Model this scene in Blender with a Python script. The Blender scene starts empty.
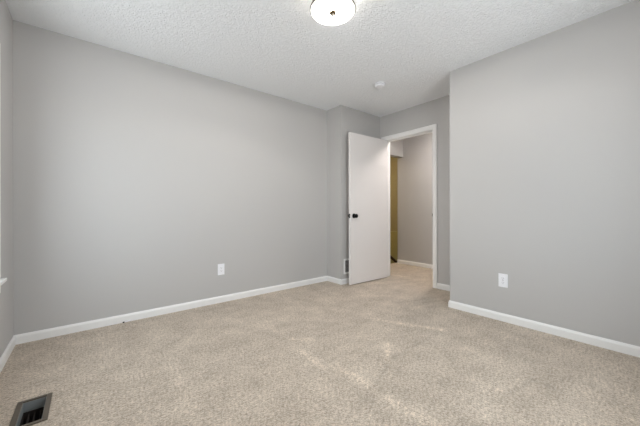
import bpy, bmesh, math, random
from mathutils import Vector, Matrix
random.seed(4)
S = bpy.context.scene
COL = S.collection

# ------------------------------------------------------------ camera
F_PX, W_PX, H_PX = 286.04, 640.0, 426.0
yaw, roll = math.radians(50.865), math.radians(-0.129)
fw = Vector((math.cos(yaw), math.sin(yaw), 0))
rt0 = Vector((math.sin(yaw), -math.cos(yaw), 0))
rt = rt0 * math.cos(roll) + Vector((0, 0, 1)) * math.sin(roll)
up = rt.cross(fw)
cd = bpy.data.cameras.new('camera')
cd.sensor_fit = 'HORIZONTAL'
cd.sensor_width = 36.0
cd.lens = 36.0 * F_PX / W_PX
cd.shift_y = -(213.0 - 211.077) / W_PX
cd.clip_start = 0.02
cam = bpy.data.objects.new('camera', cd)
COL.objects.link(cam)
m = Matrix.Identity(4)
for i in range(3):
    m[i][0], m[i][1], m[i][2] = rt[i], up[i], -fw[i]
m[0][3], m[1][3], m[2][3] = 0, 0, 0.9984
cam.matrix_world = m
S.camera = cam

# ------------------------------------------------------------ sky and exposure
w = bpy.data.worlds.new('sky')
S.world = w
w.use_nodes = True
bg = w.node_tree.nodes['Background']
bg.inputs[1].default_value = 5.5
wn = w.node_tree                      # bright overcast sky over a ground glow raised to light the ceiling
w_tc = wn.nodes.new('ShaderNodeTexCoord'); w_sp = wn.nodes.new('ShaderNodeSeparateXYZ'); w_rp = wn.nodes.new('ShaderNodeValToRGB')
wn.links.new(w_tc.outputs['Generated'], w_sp.inputs[0])
w_mr = wn.nodes.new('ShaderNodeMapRange'); w_mr.inputs[1].default_value = -1; w_mr.inputs[2].default_value = 1
wn.links.new(w_sp.outputs['Z'], w_mr.inputs[0]); wn.links.new(w_mr.outputs[0], w_rp.inputs[0])
w_rp.color_ramp.elements[0].position = 0.485; w_rp.color_ramp.elements[0].color = (0.92, 0.97, 1.0, 1)
w_rp.color_ramp.elements[1].position = 0.52; w_rp.color_ramp.elements[1].color = (0.82, 0.92, 1.0, 1)
wn.links.new(w_rp.outputs[0], bg.inputs[0])
S.view_settings.view_transform = 'Standard'
S.view_settings.look = 'None'
S.view_settings.gamma = 1
S.view_settings.use_curve_mapping = False
S.view_settings.exposure = 0.29
GLASS_EMIT, BAND_EMIT, BULB_EMIT, HALL_EMIT, STAIR_EMIT = 2.4, 11.0, 2500.0, 80.0, 66.0

# ------------------------------------------------------------ measures of the place
H = 2.44
XC, YL, XJ, YJ, XD, YR, XR = -0.431, 3.121, 2.673, 2.831, 3.4965, 1.450, 2.9147
YB = -0.27                   # wall behind the camera
XDH = XD + 0.115             # hall side of the doorway wall
XH = 4.62                    # far wall of the hall
YH0, YH1 = 3.190, 3.318      # dropped header in the hall
OP0, OP1, OPZ = 1.966, 2.733, 2.056   # door opening
WIN = (1.67, 2.568, 0.582, 1.985)        # window in the left wall: y0 y1 z0 z1
WIN_ADDED = (0.68, 2.20, 0.582, 1.985)       # unseen window added behind the camera for fill light: x0 x1 z0 z1

# sky portals: they only guide light sampling through the seen and the added window opening
def portal(name, loc, rot, sx, sy):
    l = bpy.data.lights.new(name, 'AREA')
    l.shape = 'RECTANGLE'; l.size = sx; l.size_y = sy
    l.cycles.is_portal = True
    o = bpy.data.objects.new(name, l); COL.objects.link(o)
    o.location = loc; o.rotation_euler = rot
portal('daylight_portal', (XC - 0.11, (WIN[0]+WIN[1])/2, (WIN[2]+WIN[3])/2), (0, -math.pi/2, 0), WIN[3]-WIN[2], WIN[1]-WIN[0])
portal('daylight_portal', ((WIN_ADDED[0]+WIN_ADDED[1])/2, YB - 0.11, (WIN_ADDED[2]+WIN_ADDED[3])/2), (math.pi/2, 0, 0), WIN_ADDED[1]-WIN_ADDED[0], WIN_ADDED[3]-WIN_ADDED[2])

# ------------------------------------------------------------ materials
def srgb(r, g, b):
    f = lambda c: (c/255/12.92) if c/255 <= 0.04045 else ((c/255+0.055)/1.055)**2.4
    return (f(r), f(g), f(b), 1)

def mat(name, col, rough=0.5, metal=0.0, bump=None, spec=0.5, vary=0.0, vscale=3.0):
    """principled with object-space noise: bump = (scale, strength, distance, detail)"""
    M = bpy.data.materials.new(name); M.use_nodes = True
    nt = M.node_tree; b = nt.nodes['Principled BSDF']
    b.inputs['Base Color'].default_value = col
    b.inputs['Roughness'].default_value = rough
    b.inputs['Metallic'].default_value = metal
    b.inputs['Specular IOR Level'].default_value = spec
    tc = nt.nodes.new('ShaderNodeTexCoord')
    if vary:
        n = nt.nodes.new('ShaderNodeTexNoise'); n.inputs['Scale'].default_value = vscale
        n.inputs['Detail'].default_value = 3
        nt.links.new(tc.outputs['Object'], n.inputs['Vector'])
        r = nt.nodes.new('ShaderNodeMix'); r.data_type = 'RGBA'
        r.inputs[6].default_value = tuple(c*(1-vary) for c in col[:3]) + (1,)
        r.inputs[7].default_value = tuple(min(1, c*(1+vary)) for c in col[:3]) + (1,)
        nt.links.new(n.outputs['Fac'], r.inputs[0])
        nt.links.new(r.outputs[2], b.inputs['Base Color'])
    if bump:
        n = nt.nodes.new('ShaderNodeTexNoise')
        n.inputs['Scale'].default_value = bump[0]; n.inputs['Detail'].default_value = bump[3]
        nt.links.new(tc.outputs['Object'], n.inputs['Vector'])
        bp = nt.nodes.new('ShaderNodeBump')
        bp.inputs['Strength'].default_value = bump[1]; bp.inputs['Distance'].default_value = bump[2]
        nt.links.new(n.outputs['Fac'], bp.inputs['Height'])
        nt.links.new(bp.outputs['Normal'], b.inputs['Normal'])
    return M

M_WALL = mat('greige_wall_paint', srgb(192, 190, 188), 0.55, bump=(160, 0.12, 0.002, 2), vary=0.012, vscale=1.5, spec=0.3)
M_TRIM = mat('white_trim_paint', srgb(240, 239, 237), 0.35, vary=0.01)
M_DOOR = mat('white_door_paint', srgb(233, 229, 227), 0.4, bump=(60, 0.04, 0.002, 2), vary=0.01)
M_PLASTIC = mat('white_plastic', srgb(243, 243, 246), 0.35)
M_SLOT = mat('socket_slot', srgb(60, 58, 58), 0.6)
M_BLACK = mat('black_bronze_metal', srgb(22, 20, 20), 0.35, 0.6, vary=0.1, vscale=60)
M_NICKEL = mat('brushed_nickel', srgb(150, 146, 140), 0.32, 1.0, vary=0.06, vscale=80)
M_BRONZE = mat('aged_bronze', srgb(96, 82, 62), 0.35, 0.9, vary=0.1, vscale=60)
M_TAUPE = mat('taupe_brown_register_metal', srgb(98, 89, 78), 0.5, 0.2, vary=0.12, vscale=40)
M_GALV = mat('galvanised_steel', srgb(150, 153, 152), 0.5, 0.3, vary=0.06, vscale=30)
M_DARKDUCT = mat('dark_duct', srgb(48, 40, 36), 0.8, vary=0.15, vscale=30)
M_GRILLE = mat('grey_grille', srgb(150, 148, 146), 0.5, vary=0.05)
M_VOID = mat('dark_cavity', srgb(40, 38, 36), 0.9)
M_STAIR = mat('wall_paint_lamp_tint', srgb(178, 168, 134), 0.6, bump=(160, 0.1, 0.002, 2), vary=0.015)  # base colour carries the warm spill of the stairwell lamp
M_KNEE_TINT = mat('knee_paint_lamp_tint', srgb(190, 182, 132), 0.6, bump=(160, 0.1, 0.002, 2), vary=0.02)  # olive cast is warm lamp spill put into the colour
M_WOOD = mat('dark_stained_wood', srgb(70, 55, 35), 0.5, vary=0.2, vscale=20)
M_VINYL = mat('white_vinyl', srgb(240, 242, 244), 0.4)

def ceiling_mat():
    M = bpy.data.materials.new('textured_white_ceiling'); M.use_nodes = True
    nt = M.node_tree; b = nt.nodes['Principled BSDF']
    b.inputs['Base Color'].default_value = srgb(250, 252, 254)
    b.inputs['Roughness'].default_value = 0.85
    b.inputs['Specular IOR Level'].default_value = 0.2
    tc = nt.nodes.new('ShaderNodeTexCoord')
    n1 = nt.nodes.new('ShaderNodeTexNoise'); n1.inputs['Scale'].default_value = 42; n1.inputs['Detail'].default_value = 4
    n1.inputs['Roughness'].default_value = 0.6; n1.inputs['Distortion'].default_value = 1.2
    r = nt.nodes.new('ShaderNodeValToRGB')
    r.color_ramp.elements[0].position = 0.40; r.color_ramp.elements[1].position = 0.66
    nt.links.new(tc.outputs['Object'], n1.inputs['Vector'])
    nt.links.new(n1.outputs['Fac'], r.inputs[0])
    bp = nt.nodes.new('ShaderNodeBump'); bp.inputs['Strength'].default_value = 0.80; bp.inputs['Distance'].default_value = 0.007
    nt.links.new(r.outputs[0], bp.inputs['Height'])
    nt.links.new(bp.outputs['Normal'], b.inputs['Normal'])
    return M
M_CEIL = ceiling_mat()

def carpet_mat():
    M = bpy.data.materials.new('beige_cut_pile_carpet'); M.use_nodes = True
    nt = M.node_tree; b = nt.nodes['Principled BSDF']
    b.inputs['Roughness'].default_value = 1.0
    b.inputs['Specular IOR Level'].default_value = 0.05
    b.inputs['Sheen Weight'].default_value = 0.15
    tc = nt.nodes.new('ShaderNodeTexCoord')
    def noise(scale, detail, rough=0.6):
        n = nt.nodes.new('ShaderNodeTexNoise'); n.inputs['Scale'].default_value = scale
        n.inputs['Detail'].default_value = detail; n.inputs['Roughness'].default_value = rough
        nt.links.new(tc.outputs['Object'], n.inputs['Vector']); return n
    tuft, fleck, lay = noise(95, 3, 0.7), noise(230, 2), noise(5.5, 4, 0.62)
    def mix(fac, a, c, mode='MIX'):
        x = nt.nodes.new('ShaderNodeMix'); x.data_type = 'RGBA'; x.blend_type = mode
        for sock, v in ((x.inputs[0], fac), (x.inputs[6], a), (x.inputs[7], c)):
            if hasattr(v, 'is_linked'): nt.links.new(v, sock)
            else: sock.default_value = v
        return x.outputs[2]
    ramp = nt.nodes.new('ShaderNodeValToRGB')
    e = ramp.color_ramp.elements
    e[0].position, e[0].color = 0.37, srgb(137, 124, 110)
    e[1].position, e[1].color = 0.63, srgb(233, 218, 200)
    clump = noise(48, 2, 0.5)
    m1 = nt.nodes.new('ShaderNodeMix'); m1.inputs[0].default_value = 0.38
    nt.links.new(tuft.outputs['Fac'], m1.inputs[2]); nt.links.new(fleck.outputs['Fac'], m1.inputs[3])
    m2 = nt.nodes.new('ShaderNodeMix'); m2.inputs[0].default_value = 0.20
    nt.links.new(m1.outputs[0], m2.inputs[2]); nt.links.new(clump.outputs['Fac'], m2.inputs[3])
    nt.links.new(m2.outputs[0], ramp.inputs[0])
    ramp2 = nt.nodes.new('ShaderNodeValToRGB')
    e = ramp2.color_ramp.elements
    e[0].position, e[0].color = 0.30, (0.80, 0.79, 0.775, 1)
    e[1].position, e[1].color = 0.70, (1.09, 1.09, 1.09, 1)
    nt.links.new(lay.outputs['Fac'], ramp2.inputs[0])
    c = mix(1.0, ramp.outputs[0], ramp2.outputs[0], 'MULTIPLY')
    # brushed tracks left by the vacuum cleaner (pile lying the other way)
    at = nt.nodes.new('ShaderNodeAttribute'); at.attribute_name = 'pile'
    ma = nt.nodes.new('ShaderNodeMapRange')
    ma.inputs[1].default_value = 0; ma.inputs[2].default_value = 1
    ma.inputs[3].default_value = 0.42; ma.inputs[4].default_value = 1.58
    nt.links.new(at.outputs['Fac'], ma.inputs[0])
    cc = nt.nodes.new('ShaderNodeCombineColor')
    for i in range(3): nt.links.new(ma.outputs[0], cc.inputs[i])
    c = mix(1.0, c, cc.outputs[0], 'MULTIPLY')
    nt.links.new(c, b.inputs['Base Color'])
    ad = nt.nodes.new('ShaderNodeMath'); ad.operation = 'ADD'
    nt.links.new(tuft.outputs['Fac'], ad.inputs[0]); nt.links.new(fleck.outputs['Fac'], ad.inputs[1])
    bp = nt.nodes.new('ShaderNodeBump'); bp.inputs['Strength'].default_value = 0.6; bp.inputs['Distance'].default_value = 0.006
    nt.links.new(ad.outputs[0], bp.inputs['Height'])
    nt.links.new(bp.outputs['Normal'], b.inputs['Normal'])
    return M
M_CARPET = carpet_mat()

def glow_mat(name, col, strength, base=(0.9, 0.9, 0.88, 1)):
    M = bpy.data.materials.new(name); M.use_nodes = True
    b = M.node_tree.nodes['Principled BSDF']
    b.inputs['Base Color'].default_value = base
    b.inputs['Roughness'].default_value = 0.3
    b.inputs['Emission Color'].default_value = col
    b.inputs['Emission Strength'].default_value = strength
    return M
def frosted_mat(name, col, strength, through):
    """lit frosted glass: glows itself and lets part of the bulbs' light straight through"""
    M = bpy.data.materials.new(name); M.use_nodes = True
    nt = M.node_tree; nt.nodes.remove(nt.nodes['Principled BSDF'])
    t = nt.nodes.new('ShaderNodeBsdfTransparent'); e = nt.nodes.new('ShaderNodeEmission'); x = nt.nodes.new('ShaderNodeMixShader')
    e.inputs[0].default_value = col; e.inputs[1].default_value = strength / (1-through)
    x.inputs[0].default_value = through
    nt.links.new(e.outputs[0], x.inputs[1]); nt.links.new(t.outputs[0], x.inputs[2])
    nt.links.new(x.outputs[0], nt.nodes['Material Output'].inputs[0])
    return M
M_GLOW = frosted_mat('lit_frosted_glass', (1.0, 0.97, 0.93, 1), GLASS_EMIT, 0.5)
M_BULB = glow_mat('lit_bulb', (1.0, 0.965, 0.925, 1), BULB_EMIT)
M_BAND = frosted_mat('lit_frosted_glass_band', (1.0, 0.95, 0.88, 1), BAND_EMIT, 0.6)
M_GLOWH = glow_mat('lit_frosted_glass_hall', (1.0, 0.92, 0.87, 1), HALL_EMIT)
M_GLOWS = glow_mat('lit_frosted_glass_stair', (1.0, 0.80, 0.50, 1), STAIR_EMIT)

def pane_mat():
    M = bpy.data.materials.new('window_glass'); M.use_nodes = True
    nt = M.node_tree; nt.nodes.remove(nt.nodes['Principled BSDF'])
    t = nt.nodes.new('ShaderNodeBsdfTransparent'); g = nt.nodes.new('ShaderNodeBsdfGlossy')
    g.inputs['Roughness'].default_value = 0.02
    x = nt.nodes.new('ShaderNodeMixShader'); x.inputs[0].default_value = 0.07
    nt.links.new(t.outputs[0], x.inputs[1]); nt.links.new(g.outputs[0], x.inputs[2])
    nt.links.new(x.outputs[0], nt.nodes['Material Output'].inputs[0])
    return M
M_GLASS = pane_mat()

# ------------------------------------------------------------ mesh helpers
def box(bm, x0, x1, y0, y1, z0, z1, bevel=0.0, seg=2):
    r = bmesh.ops.create_cube(bm, size=1.0)
    for v in r['verts']:
        v.co = Vector((x0 + (v.co.x+0.5)*(x1-x0), y0 + (v.co.y+0.5)*(y1-y0), z0 + (v.co.z+0.5)*(z1-z0)))
    if bevel:
        ed = list({e for v in r['verts'] for e in v.link_edges})
        bmesh.ops.bevel(bm, geom=ed, offset=bevel, segments=seg, affect='EDGES', profile=0.7)

def lathe(bm, prof, c=(0, 0, 0), axis='Z', seg=48):
    """revolve (r, h) profile about an axis through c"""
    rings = []
    def pt(r, h, a):
        x, y = r*math.cos(a), r*math.sin(a)
        return Vector(c) + {'Z': Vector((x, y, h)), 'Y': Vector((x, h, y)), 'X': Vector((h, x, y))}[axis]
    for r, h in prof:
        if r < 1e-6: rings.append([bm.verts.new(pt(0, h, 0))])
        else: rings.append([bm.verts.new(pt(r, h, 2*math.pi*i/seg)) for i in range(seg)])
    for a, b in zip(rings, rings[1:]):
        for i in range(seg):
            j = (i+1) % seg
            if len(a) == 1 and len(b) == 1: continue
            if len(a) == 1: bm.faces.new((a[0], b[i], b[j]))
            elif len(b) == 1: bm.faces.new((a[i], b[0], a[j]))
            else: bm.faces.new((a[i], b[i], b[j], a[j]))
    bmesh.ops.recalc_face_normals(bm, faces=bm.faces[:])

def tube(bm, pts, rad, seg=12):
    pts = [Vector(p) for p in pts]; rings = []
    for i, p in enumerate(pts):
        d = (pts[min(i+1, len(pts)-1)] - pts[max(i-1, 0)]).normalized()
        u = d.orthogonal().normalized(); v = d.cross(u)
        r = rad[i] if isinstance(rad, (list, tuple)) else rad
        rings.append([bm.verts.new(p + u*r*math.cos(2*math.pi*k/seg) + v*r*math.sin(2*math.pi*k/seg)) for k in range(seg)])
    for a, b in zip(rings, rings[1:]):
        for k in range(seg):
            bm.faces.new((a[k], b[k], b[(k+1) % seg], a[(k+1) % seg]))
    bm.faces.new(rings[0]); bm.faces.new(rings[-1])
    bmesh.ops.recalc_face_normals(bm, faces=bm.faces[:])

def sweep(bm, path, prof, closed=False):
    """mitred sweep in plan: path of (x, y); prof of (offset to the left of travel, z)"""
    P = [Vector((p[0], p[1])) for p in path]; rings = []
    for i, p in enumerate(P):
        d0 = (P[i]-P[i-1]).normalized() if i else (P[1]-P[0]).normalized()
        d1 = (P[i+1]-P[i]).normalized() if i < len(P)-1 else d0
        n0, n1 = Vector((-d0.y, d0.x)), Vector((-d1.y, d1.x))
        n = (n0+n1).normalized(); n = n / max(0.2, n.dot(n0))
        rings.append([bm.verts.new((p.x+n.x*o, p.y+n.y*o, z)) for o, z in prof])
    k = len(prof)
    for a, b in zip(rings, rings[1:]):
        for j in range(k):
            bm.faces.new((a[j], a[(j+1) % k], b[(j+1) % k], b[j]))
    bm.faces.new(rings[0]); bm.faces.new(rings[-1])
    bmesh.ops.recalc_face_normals(bm, faces=bm.faces[:])

def obj(name, bm, material, parent=None, loc=(0, 0, 0), rotz=0.0, smooth=False):
    me = bpy.data.meshes.new(name); bm.to_mesh(me); bm.free()
    me.materials.append(material)
    if smooth:
        for p in me.polygons: p.use_smooth = True
    o = bpy.data.objects.new(name, me); COL.objects.link(o)
    o.location = loc; o.rotation_euler = (0, 0, rotz)
    if parent: o.parent = parent
    if smooth:
        md = o.modifiers.new('edge_split', 'EDGE_SPLIT'); md.split_angle = math.radians(40)
    return o

def bx(name, material, parent, *args, **kw):
    bm = bmesh.new(); box(bm, *args, **{k: v for k, v in kw.items() if k in ('bevel', 'seg')})
    return obj(name, bm, material, parent)

def tag(o, label, cat, group=None, kind=None):
    o['label'] = label; o['category'] = cat
    if group: o['group'] = group
    if kind: o['kind'] = kind
    return o

def thing(name, label, cat, loc=(0, 0, 0), rotz=0.0, kind=None):
    o = bpy.data.objects.new(name, None); o.empty_display_size = 0.05; COL.objects.link(o)
    o.location = loc; o.rotation_euler = (0, 0, rotz)
    return tag(o, label, cat, None, kind)

def struct(name, boxes, material, label, cat='wall'):
    bm = bmesh.new()
    for b in boxes: box(bm, *b)
    return tag(obj(name, bm, material), label, cat, None, 'structure')

# ------------------------------------------------------------ shell
TH = 0.14
y0, y1, z0, z1 = WIN
struct('wall_left', [(XC-TH, XC, YB-TH, y0, -0.14, H), (XC-TH, XC, y1, YL+TH, -0.14, H),
                     (XC-TH, XC, y0, y1, -0.14, z0-0.024), (XC-TH, XC, y0, y1, z1, H)], M_WALL,
       'grey wall with the window at the far left edge of the room')
struct('wall_back', [(XC, XJ, YL, YL+TH, -0.14, H)], M_WALL, 'long plain grey wall with one outlet on the left side')
struct('wall_chase', [(XJ, XDH, YJ, YH1, -0.14, H)], M_WALL, 'boxed-out grey wall section behind the open door')
struct('wall_doorway', [(XD, XDH, YR, OP0, -0.14, H), (XD, XDH, OP1+0.02, YJ, -0.14, H), (XD, XDH, OP0, OP1+0.02, OPZ+0.02, H)], M_WALL,
       'short recessed grey wall holding the white-cased doorway')
struct('wall_right', [(XR, XDH, YB-TH, YR, -0.14, H)], M_WALL, 'plain grey wall with one outlet on the right side')
x0, x1, zz0, zz1 = WIN_ADDED
struct('wall_rear', [(XC, x0, YB-TH, YB, -0.14, H), (x1, XR, YB-TH, YB, -0.14, H),
                     (x0, x1, YB-TH, YB, -0.14, zz0-0.024), (x0, x1, YB-TH, YB, zz1, H)], M_WALL,
       'grey wall with an added window opposite the long plain wall')
struct('wall_hall', [(XH, XH+0.12, 0.3, YH1, -1.6, H), (XDH, XH, 0.18, 0.3, -0.14, H)], M_WALL, 'grey hallway wall seen through the doorway')
struct('wall_header', [(XDH, XH, YH0, YH1, 2.012, H)], M_WALL, 'dropped wall header across the end of the hallway')
struct('wall_stair', [(5.6, 5.72, 3.2, 5.1, -1.6, H), (3.3, 5.6, 5.0, 5.1, -1.6, H), (XH+0.12, 5.6, 3.2, YH1, -1.6, H), (3.3, 3.42, YH1, 5.0, -1.6, H), (3.42, XH+0.12, YH1-0.02, 3.36, -1.6, -0.14)],
       M_STAIR, 'stairwell wall seen past the end of the hallway')
struct('wall_knee', [(5.48, 5.6, YH1, 5.0, -1.5, 0.52)], M_KNEE_TINT, 'low warm-lamp-tinted wall in the stairwell beyond the hallway')
struct('floor_stairwell', [(3.3, 5.72, 3.2, 5.1, -1.72, -1.6)], M_CARPET, 'carpeted lower landing of the stairwell', 'floor')
bm = bmesh.new()   # skirt board falling with the stairs along the far stairwell wall
pr = [(3.70, -0.30), (4.80, 0.38), (4.80, 0.32), (3.70, -0.36)]
a = [bm.verts.new((5.455, y, z)) for y, z in pr]; b = [bm.verts.new((5.479, y, z)) for y, z in pr]
bm.faces.new(a); bm.faces.new(b[::-1])
for i in range(4): bm.faces.new((a[i], b[i], b[(i+1) % 4], a[(i+1) % 4]))
bmesh.ops.recalc_face_normals(bm, faces=bm.faces[:])
tag(obj('trim_3', bm, M_WOOD), 'dark sloping stair skirt board on the lamp-tinted stairwell wall', 'trim', None, 'structure')
struct('ceiling', [(XC-TH, 5.72, YB-TH, 5.1, H, H+0.1)], M_CEIL, 'white ceiling with brushed stipple texture', 'ceiling')

# carpeted floor: a fine grid whose pile is pressed a little along the vacuum tracks
REG = (-0.2615, -0.1705, 1.906, 2.131)    # duct opening under the floor register
def lines(a, b, step, extra):
    n = int(round((b-a)/step)); s = [a + (b-a)*i/n for i in range(n+1)]
    for e in extra:
        s = [q for q in s if abs(q-e) > step*0.4 or q in (a, b)] + [e]
    return sorted(s)
TRACKS = [  # (x0,y0,x1,y1, half width, amount)
    (1.235, 1.335, 1.25, 1.08, 0.040, 0.36), (1.745, 1.345, 1.545, 1.185, 0.032, 0.44),
    (2.06, 1.72, 2.15, 1.52, 0.022, 0.28), (2.15, 1.52, 2.30, 1.22, 0.034, 0.50), (1.235, 0.945, 1.255, 0.70, 0.048, 0.36),
    (1.21, 2.16, 1.235, 1.87, 0.030, 0.20), (1.235, 1.87, 1.36, 1.76, 0.032, 0.30),
    (1.18, 1.67, 1.165, 1.43, 0.030, 0.42), (1.25, 1.06, 1.62, 1.20, 0.018, -0.22), (1.62, 1.20, 2.28, 1.21, 0.018, -0.18),
    (1.36, 1.76, 2.02, 1.74, 0.020, -0.16), (1.17, 1.45, 1.70, 1.40, 0.020, -0.16),
    (1.80, 0.56, 2.04, 0.52, 0.016, -0.30), (2.04, 0.52, 2.04, 0.40, 0.016, -0.30),
    (1.78, 0.60, 1.72, 0.60, 0.030, 0.22), (2.02, 0.12, 2.10, 0.30, 0.08, 0.22), (1.95, 1.05, 2.15, 0.95, 0.05, 0.15),
    (0.43, 2.0, 0.40, 1.55, 0.05, 0.18), (2.45, 2.35, 2.75, 2.1, 0.04, 0.2), (2.6, 1.9, 3.1, 1.7, 0.03, -0.2),
    (2.75, 1.75, 3.2, 1.55, 0.03, -0.2), (2.55, 1.68, 2.85, 1.62, 0.03, 0.22)]
def pile(x, y):
    t = 0.0
    for ax, ay, bx_, by, hw, amt in TRACKS:
        dx, dy = bx_-ax, by-ay; L = dx*dx+dy*dy
        u = max(0, min(1, ((x-ax)*dx+(y-ay)*dy)/L))
        d = math.hypot(x-ax-u*dx, y-ay-u*dy) / hw
        if d < 2: t += amt*math.exp(-d*d*1.2)
    t *= random.uniform(0.45, 1.5)
    # broad alternating passes of the vacuum, fanning out from the doorway
    ang = math.atan2(y-2.2, x-3.9)
    t += 0.05*math.tanh(2.5*math.sin(ang*17 + 0.6*math.sin(3*x))) * (1 if x > 0.9 else max(0, (x-0.2)/0.7))
    return t
XS = lines(XC-0.001, XH+0.13, 0.015, REG[:2]); YS = lines(YB-0.001, 3.36, 0.015, REG[2:])
bm = bmesh.new(); pl = bm.verts.layers.float.new('pile')
G = {}
for i, x in enumerate(XS):
    for j, y in enumerate(YS):
        p = pile(x, y)
        edge = 0 if (x < XC+0.3 or i == len(XS)-1) else 1
        v = bm.verts.new((x, y, 0.004*max(-0.4, min(0.4, p))*edge)); v[pl] = max(0, min(1, 0.5 + 0.5*p)); G[i, j] = v
for i in range(len(XS)-1):
    for j in range(len(YS)-1):
        cx, cy = (XS[i]+XS[i+1])/2, (YS[j]+YS[j+1])/2
        if REG[0] < cx < REG[1] and REG[2] < cy < REG[3]: continue
        bm.faces.new((G[i, j], G[i+1, j], G[i+1, j+1], G[i, j+1]))
r = bmesh.ops.extrude_edge_only(bm, edges=[e for e in bm.edges if e.is_boundary])
for v in r['geom']:
    if isinstance(v, bmesh.types.BMVert): v.co.z = -0.12
bmesh.ops.recalc_face_normals(bm, faces=bm.faces[:])
fl = obj('floor', bm, M_CARPET)
tag(fl, 'beige cut pile carpet with vacuum tracks across the whole room', 'floor', None, 'structure')
for p in fl.data.polygons: p.use_smooth = True

# ------------------------------------------------------------ baseboards
BP = [(0.0005, 0.0), (0.0125, 0.0), (0.0125, 0.050), (0.0115, 0.057), (0.0085, 0.062), (0.0075, 0.067), (0.005, 0.0705), (0.0005, 0.0705)]
def baseboard(name, path, label):
    bm = bmesh.new(); sweep(bm, path, BP)
    return tag(obj(name, bm, M_TRIM), label, 'baseboard', None, 'structure')
# paths run with the room on the left hand
baseboard('baseboard_left', [(XC, YL-0.0136), (XC, YB)], 'white baseboard under the window wall at the far left')
baseboard('baseboard_back', [(XJ, YL), (XC, YL)], 'long white baseboard along the plain left-hand wall')
baseboard('baseboard_chase', [(XD-0.02, YJ), (XJ, YJ), (XJ, YL-0.0136)], 'short white baseboard around the boxed-out wall behind the door')
CW = 0.060      # casing width
baseboard('baseboard_doorway', [(XD, YR+0.0136), (XD, OP0-CW-0.001)], 'short white baseboard right of the doorway casing')
baseboard('baseboard_right', [(XR, YB), (XR, YR), (XD, YR)], 'white baseboard along the plain right-hand wall')
baseboard('baseboard_rear', [(XC+0.0136, YB), (XR-0.0136, YB)], 'white baseboard under the rear wall with the added window')
baseboard('baseboard_hall', [(XH, 0.3), (XH, YH1)], 'white baseboard of the hallway wall beyond the doorway')

# ------------------------------------------------------------ doorway casing
trim = thing('trim_1', 'white painted casing and jamb around the bedroom doorway', 'door frame', (XD, (OP0+OP1)/2, 0), kind='structure')
def child(name, bm, material, parent, smooth=False):
    """mesh built in room coordinates, hung on its parent without moving"""
    o = obj(name, bm, material, parent, smooth=smooth)
    par = parent; off = Vector((0, 0, 0)); mw = Matrix.Identity(4)
    chain = []
    while par: chain.append(par); par = par.parent
    for q in reversed(chain): mw = mw @ Matrix.Translation(q.location) @ q.rotation_euler.to_matrix().to_4x4()
    o.data.transform(mw.inverted())
    return o
bm = bmesh.new()
box(bm, XD-0.001, XDH+0.001, OP0-0.019, OP0, 0, OPZ+0.019)
box(bm, XD-0.001, XDH+0.001, OP1, OP1+0.0195, 0, OPZ+0.019)
box(bm, XD-0.001, XDH+0.001, OP0, OP1, OPZ, OPZ+0.019)
child('jamb', bm, M_TRIM, trim)
bm = bmesh.new()
box(bm, XD+0.042, XD+0.075, OP0, OP0+0.011, 0, OPZ, 0.002); box(bm, XD+0.042, XD+0.075, OP1-0.011, OP1, 0, OPZ, 0.002)
box(bm, XD+0.042, XD+0.075, OP0+0.011, OP1-0.011, OPZ-0.011, OPZ, 0.002)
child('door_stop', bm, M_TRIM, trim)
def casing(xa, sgn):
    """three mitred boards with a stepped face; xa = wall face, sgn = way out of the wall"""
    prof = [(0, 0.0), (0, 0.010), (0.008, 0.0125), (0.040, 0.0165), (0.056, 0.0165), (CW, 0.012), (CW, 0.0)]  # (distance from opening, thickness)
    a0, a1, az = OP0-0.003, OP1+0.003, OPZ+0.003
    bm = bmesh.new(); rings = []
    for corner in range(4):
        rg = []
        for d, t in prof:
            y, z = [(a0-d, 0), (a0-d, az+d), (a1+d, az+d), (a1+d, 0)][corner]
            rg.append(bm.verts.new((xa+sgn*(t+0.0005), y, z)))
        rings.append(rg)
    k = len(prof)
    for a, b in zip(rings, rings[1:]):
        for j in range(k): bm.faces.new((a[j], a[(j+1) % k], b[(j+1) % k], b[j]))
    bm.faces.new(rings[0]); bm.faces.new(rings[-1])
    bmesh.ops.recalc_face_normals(bm, faces=bm.faces[:])
    return bm
child('casing', casing(XD, -1), M_TRIM, trim)
child('casing', casing(XDH, 1), M_TRIM, trim)
bm = bmesh.new(); box(bm, XD-0.004, XD+0.034, OP0-0.0005, OP0+0.0015, 0.915, 0.975, 0.0006)
tube(bm, [(XD-0.012, OP0-0.001, 0.945-0.018), (XD-0.012, OP0-0.001, 0.945+0.018)], 0.0035)
child('strike_plate', bm, M_BLACK, trim)['label'] = 'dark metal strike plate'

# ------------------------------------------------------------ the open door
DW, DT, DH = 0.762, 0.035, 2.041
hx, hy = XD-0.0095, OP1-0.016           # hinge corner on the side towards the wall
door = thing('door_1', 'flat white slab door standing open against the boxed-out wall', 'door', (hx, hy, 0.011), math.radians(180-1.6), kind='structure')
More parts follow.
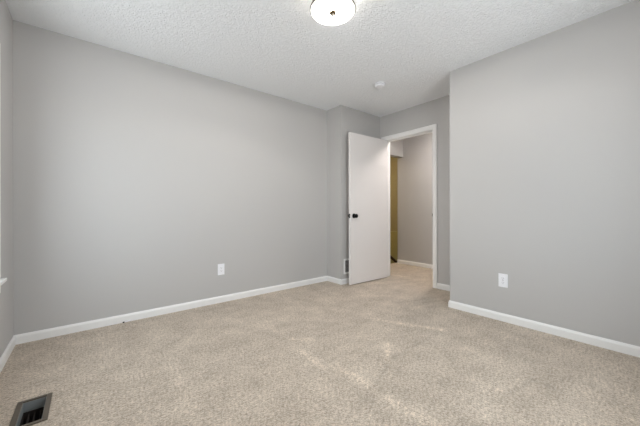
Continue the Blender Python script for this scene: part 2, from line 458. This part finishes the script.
# local: +X from hinge to free edge, +Y = face seen in the room
def dl(name, bm, material, parent, smooth=False): return obj(name, bm, material, parent, smooth=smooth)
bm = bmesh.new(); box(bm, 0.003, DW, 0.0, DT, 0.0, DH, 0.0015); slab = dl('slab', bm, M_DOOR, door)
KZ = 0.922
def knob(side):
    s = 1 if side else -1; base = DT if side else 0.0
    bm = bmesh.new()
    lathe(bm, [(0.0, 0.0005*s), (0.030, 0.0005*s), (0.032, 0.003*s), (0.031, 0.007*s), (0.024, 0.010*s), (0.014, 0.012*s)], (DW-0.062, base, KZ), 'Y', 40)
    r_ = dl('rosette', bm, M_BLACK, door, True)
    bm = bmesh.new()
    lathe(bm, [(0.0, 0.011*s), (0.011, 0.011*s), (0.0105, 0.024*s), (0.014, 0.030*s), (0.023, 0.036*s), (0.0275, 0.044*s), (0.0275, 0.051*s), (0.023, 0.058*s), (0.012, 0.062*s), (0, 0.0625*s)], (DW-0.062, base, KZ), 'Y', 40)
    k_ = dl('knob', bm, M_BLACK, door, True); k_['label'] = 'black round door knob'
knob(True); knob(False)
bm = bmesh.new(); box(bm, DW-0.0005, DW+0.0015, 0.005, DT-0.005, KZ-0.028, KZ+0.028, 0.0006); dl('latch_plate', bm, M_BLACK, door)['label'] = 'dark latch plate on the door edge'
bm = bmesh.new(); box(bm, DW+0.001, DW+0.012, 0.011, DT-0.011, KZ-0.011, KZ+0.011, 0.002); dl('latch_bolt', bm, M_NICKEL, door)
for hz in (0.20, 1.02, 1.83):
    bm = bmesh.new(); lathe(bm, [(0, -0.046), (0.004, -0.046), (0.0062, -0.043), (0.0062, 0.043), (0.004, 0.046), (0, 0.046)], (-0.002, -0.006, hz), 'Z', 16)
    box(bm, -0.002, 0.002, -0.004, 0.030, hz-0.044, hz+0.044)
    dl('hinge', bm, M_BLACK, door)

# ------------------------------------------------------------ windows
def window(name, label, org, rotz, w_, z0, z1):
    """local: X along the wall, +Y into the room, wall face at y=0"""
    t = thing(name, label, 'window', org, rotz, kind='structure')
    h = w_/2; zm = (z0+z1)/2
    bm = bmesh.new()
    for xa, xb, za, zb in ((-h, -h+0.045, z0, z1), (h-0.045, h, z0, z1), (-h+0.045, h-0.045, z0, z0+0.05), (-h+0.045, h-0.045, z1-0.05, z1)):
        box(bm, xa, xb, -0.125, -0.065, za, zb, 0.004)
    obj('window_frame', bm, M_VINYL, t)
    for za, zb, yy in ((z0+0.05, zm+0.02, -0.092), (zm-0.02, z1-0.05, -0.112)):
        bm = bmesh.new()
        for xa, xb, a, b in ((-h+0.046, -h+0.086, za, zb), (h-0.086, h-0.046, za, zb), (-h+0.086, h-0.086, za, za+0.04), (-h+0.086, h-0.086, zb-0.04, zb)):
            box(bm, xa, xb, yy-0.009, yy+0.009, a, b, 0.002)
        sash = obj('sash', bm, M_VINYL, t)
        bm = bmesh.new(); box(bm, -h+0.086, h-0.086, yy-0.002, yy+0.002, za+0.04, zb-0.04)
        obj('pane', bm, M_GLASS, sash)
    bm = bmesh.new()
    box(bm, -h-0.0005, -h+0.012, -0.062, 0.001, z0, z1); box(bm, h-0.012, h+0.0005, -0.062, 0.001, z0, z1); box(bm, -h+0.012, h-0.012, -0.062, 0.001, z1-0.012, z1+0.0005)
    obj('jamb', bm, M_TRIM, t)
    bm = bmesh.new()
    for xa, xb, za, zb in ((-h-0.055, -h+0.006, z0, z1-0.006), (h-0.006, h+0.055, z0, z1-0.006), (-h-0.055, h+0.055, z1-0.006, z1+0.055)):
        box(bm, xa, xb, 0.001, 0.016, za, zb, 0.003)
    obj('casing', bm, M_TRIM, t)
    bm = bmesh.new(); box(bm, -h-0.003, h+0.003, -0.064, 0.0, z0-0.022, z0); box(bm, -h-0.096, h+0.096, 0.0005, 0.036, z0-0.022, z0, 0.006, 3)
    obj('window_sill', bm, M_TRIM, t)
    bm = bmesh.new(); box(bm, -h-0.055, h+0.055, 0.0005, 0.015, z0-0.085, z0-0.023, 0.003); obj('apron', bm, M_TRIM, t)
    return t
window('window_1', 'white framed window with projecting sill at the far left edge', (XC, (WIN[0]+WIN[1])/2, 0), -math.pi/2, WIN[1]-WIN[0], WIN[2], WIN[3])
window('window_2_added', 'white framed unseen window, added for light, in the wall facing the long plain wall', ((WIN_ADDED[0]+WIN_ADDED[1])/2, YB, 0), 0, WIN_ADDED[1]-WIN_ADDED[0], WIN_ADDED[2], WIN_ADDED[3])  # out of view, added and sized to light the room

# ------------------------------------------------------------ flush ceiling lights
def ceiling_light(label, loc, R, glow, band, bulbs=(), drop=0.10):
    t = thing('ceiling_light', label, 'ceiling light', loc)
    d = -drop
    bm = bmesh.new(); lathe(bm, [(0, -0.0005), (R*0.86, -0.0005), (R*0.89, -0.003), (R*0.93, -0.064), (R*0.92, -0.068), (R*0.89, -0.066), (R*0.85, -0.024), (0, -0.024)], seg=64)
    obj('base_pan', bm, M_NICKEL, t, smooth=True)
    bm = bmesh.new()
    lathe(bm, [(R*0.915, -0.0665), (R*0.95, d*0.86)], seg=64)
    obj('glass_band', bm, band, t, smooth=True)
    bm = bmesh.new()
    lathe(bm, [(R*0.95, d*0.862), (R*0.985, d*0.93), (R*0.965, d*0.99), (R*0.8, d*1.015), (R*0.4, d*1.03), (0, d*1.035)], seg=64)
    obj('glass_diffuser', bm, glow, t, smooth=True)
    bm = bmesh.new(); lathe(bm, [(R*0.955, d*0.83), (R*1.02, d*0.83), (R*1.035, d*0.87), (R*1.035, d*0.92), (R*1.02, d*0.95), (R*0.985, d*0.95)], seg=64)
    obj('ring', bm, M_NICKEL, t, smooth=True)
    bm = bmesh.new(); lathe(bm, [(0, d*1.03), (0.0205, d*1.03), (0.0235, d*1.05), (0.0235, d*1.10), (0.019, d*1.15), (0.011, d*1.18), (0, d*1.18)], seg=32)
    fb = obj('finial', bm, M_BRONZE, t, smooth=True)
    bm = bmesh.new(); lathe(bm, [(0.0085, d*1.175), (0.0075, d*1.21), (0.0085, d*1.25), (0.006, d*1.30), (0, d*1.31)], seg=24)
    obj('finial_tip', bm, M_NICKEL, fb, smooth=True)
    for bx_, by in bulbs:
        bm = bmesh.new(); lathe(bm, [(0, -0.0245), (0.013, -0.0245), (0.013, -0.034), (0, -0.034)], (bx_, by, 0), seg=20)
        so = obj('socket', bm, M_PLASTIC, t, smooth=True)
        bm = bmesh.new(); lathe(bm, [(0.010, -0.035), (0.017, -0.043)] + [(0.022*math.cos(q/8*math.pi/2), -0.053-0.022*math.sin(q/8*math.pi/2)) for q in range(8)] + [(0, -0.075)], (bx_, by, 0), seg=20)
        obj('light_bulb', bm, M_BULB, t, smooth=True)
    return t
ceiling_light('round white glass flush ceiling light with metal finial in the bedroom', (1.285, 1.438, H), 0.150, M_GLOW, M_BAND, ((0.072, -0.038), (-0.072, 0.038)))
ceiling_light('flush ceiling light in the hallway beyond the doorway', (4.02, 2.08, H), 0.14, M_GLOWH, M_GLOWH)
ceiling_light('flush ceiling light above the stairwell', (4.4, 4.2, H), 0.13, M_GLOWS, M_GLOWS)

# ------------------------------------------------------------ smoke detector
sd = thing('smoke_detector', 'small round white smoke detector on the ceiling near the doorway', 'smoke detector', (2.572, 2.082, H))
bm = bmesh.new(); lathe(bm, [(0, -0.0005), (0.056, -0.0005), (0.058, -0.003), (0.058, -0.010), (0.055, -0.012), (0.0, -0.012)], seg=48); obj('mounting_plate', bm, M_PLASTIC, sd, smooth=True)
bm = bmesh.new(); lathe(bm, [(0.046, -0.0121), (0.046, -0.0178), (0.0, -0.0178)], seg=48); obj('vent_slot', bm, M_GRILLE, sd, smooth=True)
bm = bmesh.new(); lathe(bm, [(0.042, -0.018), (0.053, -0.019), (0.054, -0.028), (0.050, -0.036), (0.040, -0.040), (0, -0.041)], seg=48); obj('cover', bm, M_PLASTIC, sd, smooth=True)
bm = bmesh.new(); lathe(bm, [(0.0, -0.0405), (0.010, -0.0405), (0.010, -0.043), (0.008, -0.044), (0, -0.044)], (0.018, -0.012, 0), seg=24); obj('test_button', bm, M_PLASTIC, sd, smooth=True)

# ------------------------------------------------------------ outlets (local: plate in XZ, +Y out of the wall)
def outlet(label, loc, rotz, decora):
    t = thing('electrical_outlet', label, 'outlet', loc, rotz)
    bm = bmesh.new(); box(bm, -0.037, 0.037, 0.0005, 0.0062, -0.060, 0.060, 0.003, 3); obj('cover_plate', bm, M_PLASTIC, t)
    def slots(cz):
        bm = bmesh.new()
        box(bm, -0.0075, -0.0055, 0.0072, 0.0090, cz-0.001, cz+0.008); box(bm, 0.0055, 0.0075, 0.0072, 0.0090, cz, cz+0.007)
        lathe(bm, [(0.0025, 0.0072), (0.0025, 0.0090), (0, 0.0090)], (0, 0, cz-0.007), 'Y', 12)
        return bm
    if decora:
        bm = bmesh.new(); box(bm, -0.0165, 0.0165, 0.005, 0.0082, -0.0335, 0.0335, 0.0012); rc = obj('receptacle', bm, M_PLASTIC, t)
        for cz in (0.017, -0.017): obj('socket', slots(cz), M_SLOT, rc)
        for cz in (0.048, -0.048):
            bm = bmesh.new(); lathe(bm, [(0.0032, 0.0055), (0.0032, 0.0072), (0, 0.0076)], (0, 0, cz), 'Y', 16); obj('screw', bm, M_PLASTIC, t)
    else:
        for cz in (0.0195, -0.0195):
            bm = bmesh.new(); lathe(bm, [(0.0165, 0.0055), (0.0165, 0.0080), (0.0155, 0.0086), (0, 0.0086)], (0, 0, cz), 'Y', 28)
            rc = obj('receptacle', bm, M_PLASTIC, t)
            obj('socket', slots(cz), M_SLOT, rc)
        bm = bmesh.new(); lathe(bm, [(0.0032, 0.0055), (0.0032, 0.0072), (0, 0.0076)], (0, 0, 0), 'Y', 16); obj('screw', bm, M_NICKEL, t)
outlet('white outlet plate low on the long left-hand wall', (1.137, YL, 0.362), math.pi, True)
outlet('white duplex outlet plate low on the right-hand wall', (XR, 0.961, 0.368), math.pi/2, False)

# ------------------------------------------------------------ return-air grille on the boxed-out wall, half behind the door
vg = thing('vent_grille', 'white framed wall vent with grey louvers half hidden behind the door', 'vent', (2.835, YJ, 0.238), math.pi)
HW, HH = 0.118, 0.105
bm = bmesh.new()
for xa, xb, za, zb in ((-HW, -HW+0.024, -HH, HH), (HW-0.024, HW, -HH, HH), (-HW+0.024, HW-0.024, HH-0.024, HH), (-HW+0.024, HW-0.024, -HH, -HH+0.024)):
    box(bm, xa, xb, 0.0005, 0.008, za, zb, 0.002)
obj('frame', bm, M_TRIM, vg)
bm = bmesh.new(); box(bm, -HW+0.024, HW-0.024, 0.0005, 0.0015, -HH+0.024, HH-0.024); obj('backing', bm, M_VOID, vg)
for i in range(9):
    z = -HH+0.032 + i*(2*HH-0.064)/8
    bm = bmesh.new()
    v = [bm.verts.new(p) for p in ((-HW+0.024, 0.002, z+0.006), (HW-0.024, 0.002, z+0.006), (HW-0.024, 0.0075, z-0.004), (-HW+0.024, 0.0075, z-0.004))]
    f = bm.faces.new(v); r = bmesh.ops.extrude_face_region(bm, geom=[f])
    for q in r['geom']:
        if isinstance(q, bmesh.types.BMVert): q.co.z += 0.0015
    bmesh.ops.recalc_face_normals(bm, faces=bm.faces[:])
    obj('louver', bm, M_GRILLE, vg)

# ------------------------------------------------------------ floor register under the window
rx, ry = (REG[0]+REG[1])/2, (REG[2]+REG[3])/2
fr = thing('floor_register', 'taupe metal floor register set in the carpet below the window', 'floor vent', (rx, ry, 0))
ix, iy = (REG[1]-REG[0])/2, (REG[3]-REG[2])/2
ox, oy = 0.0668, 0.1295
bm = bmesh.new()
for xa, xb, ya, yb in ((-ox, -ix, -oy, oy), (ix, ox, -oy, oy), (-ix, ix, iy, oy), (-ix, ix, -oy, -iy)):
    box(bm, xa, xb, ya, yb, 0.0008, 0.007, 0.002)
obj('frame', bm, M_TAUPE, fr)
def shell(bm, x, y, za, zb, t=0.0015):
    box(bm, -x, -x+t, -y, y, za, zb); box(bm, x-t, x, -y, y, za, zb); box(bm, -x+t, x-t, y-t, y, za, zb); box(bm, -x+t, x-t, -y, -y+t, za, zb)
bm = bmesh.new(); shell(bm, ix-0.0005, iy-0.0005, -0.048, 0.0005); obj('collar', bm, M_GALV, fr)
bm = bmesh.new(); shell(bm, ix-0.0005, iy-0.0005, -0.115, -0.049); box(bm, -ix, ix, -iy, iy, -0.119, -0.115); obj('duct', bm, M_DARKDUCT, fr)
for i in range(3):
    x = -ix + (i+1)*2*ix/4
    bm = bmesh.new(); box(bm, x-0.001, x+0.001, -iy+0.003, iy-0.003, -0.090, -0.058); obj('fin', bm, M_DARKDUCT, fr)

# ------------------------------------------------------------ cable end at the baseboard
ce = thing('cable_end', 'short white cable end poking out at the long baseboard', 'cable', (0.262, YL-0.0135, 0.0))
bm = bmesh.new()
tube(bm, [(0.045, -0.002, 0.016), (0.030, -0.008, 0.011), (0.012, -0.012, 0.008), (-0.006, -0.014, 0.0075)], 0.0034)
obj('cable', bm, M_PLASTIC, ce, smooth=True)
bm = bmesh.new(); tube(bm, [(-0.005, -0.014, 0.0075), (-0.006, -0.014, 0.0075), (-0.018, -0.015, 0.007), (-0.019, -0.015, 0.007)], [0.004, 0.0060, 0.0060, 0.003])
obj('connector', bm, M_BLACK, ce)['label'] = 'dark metal connector tip'
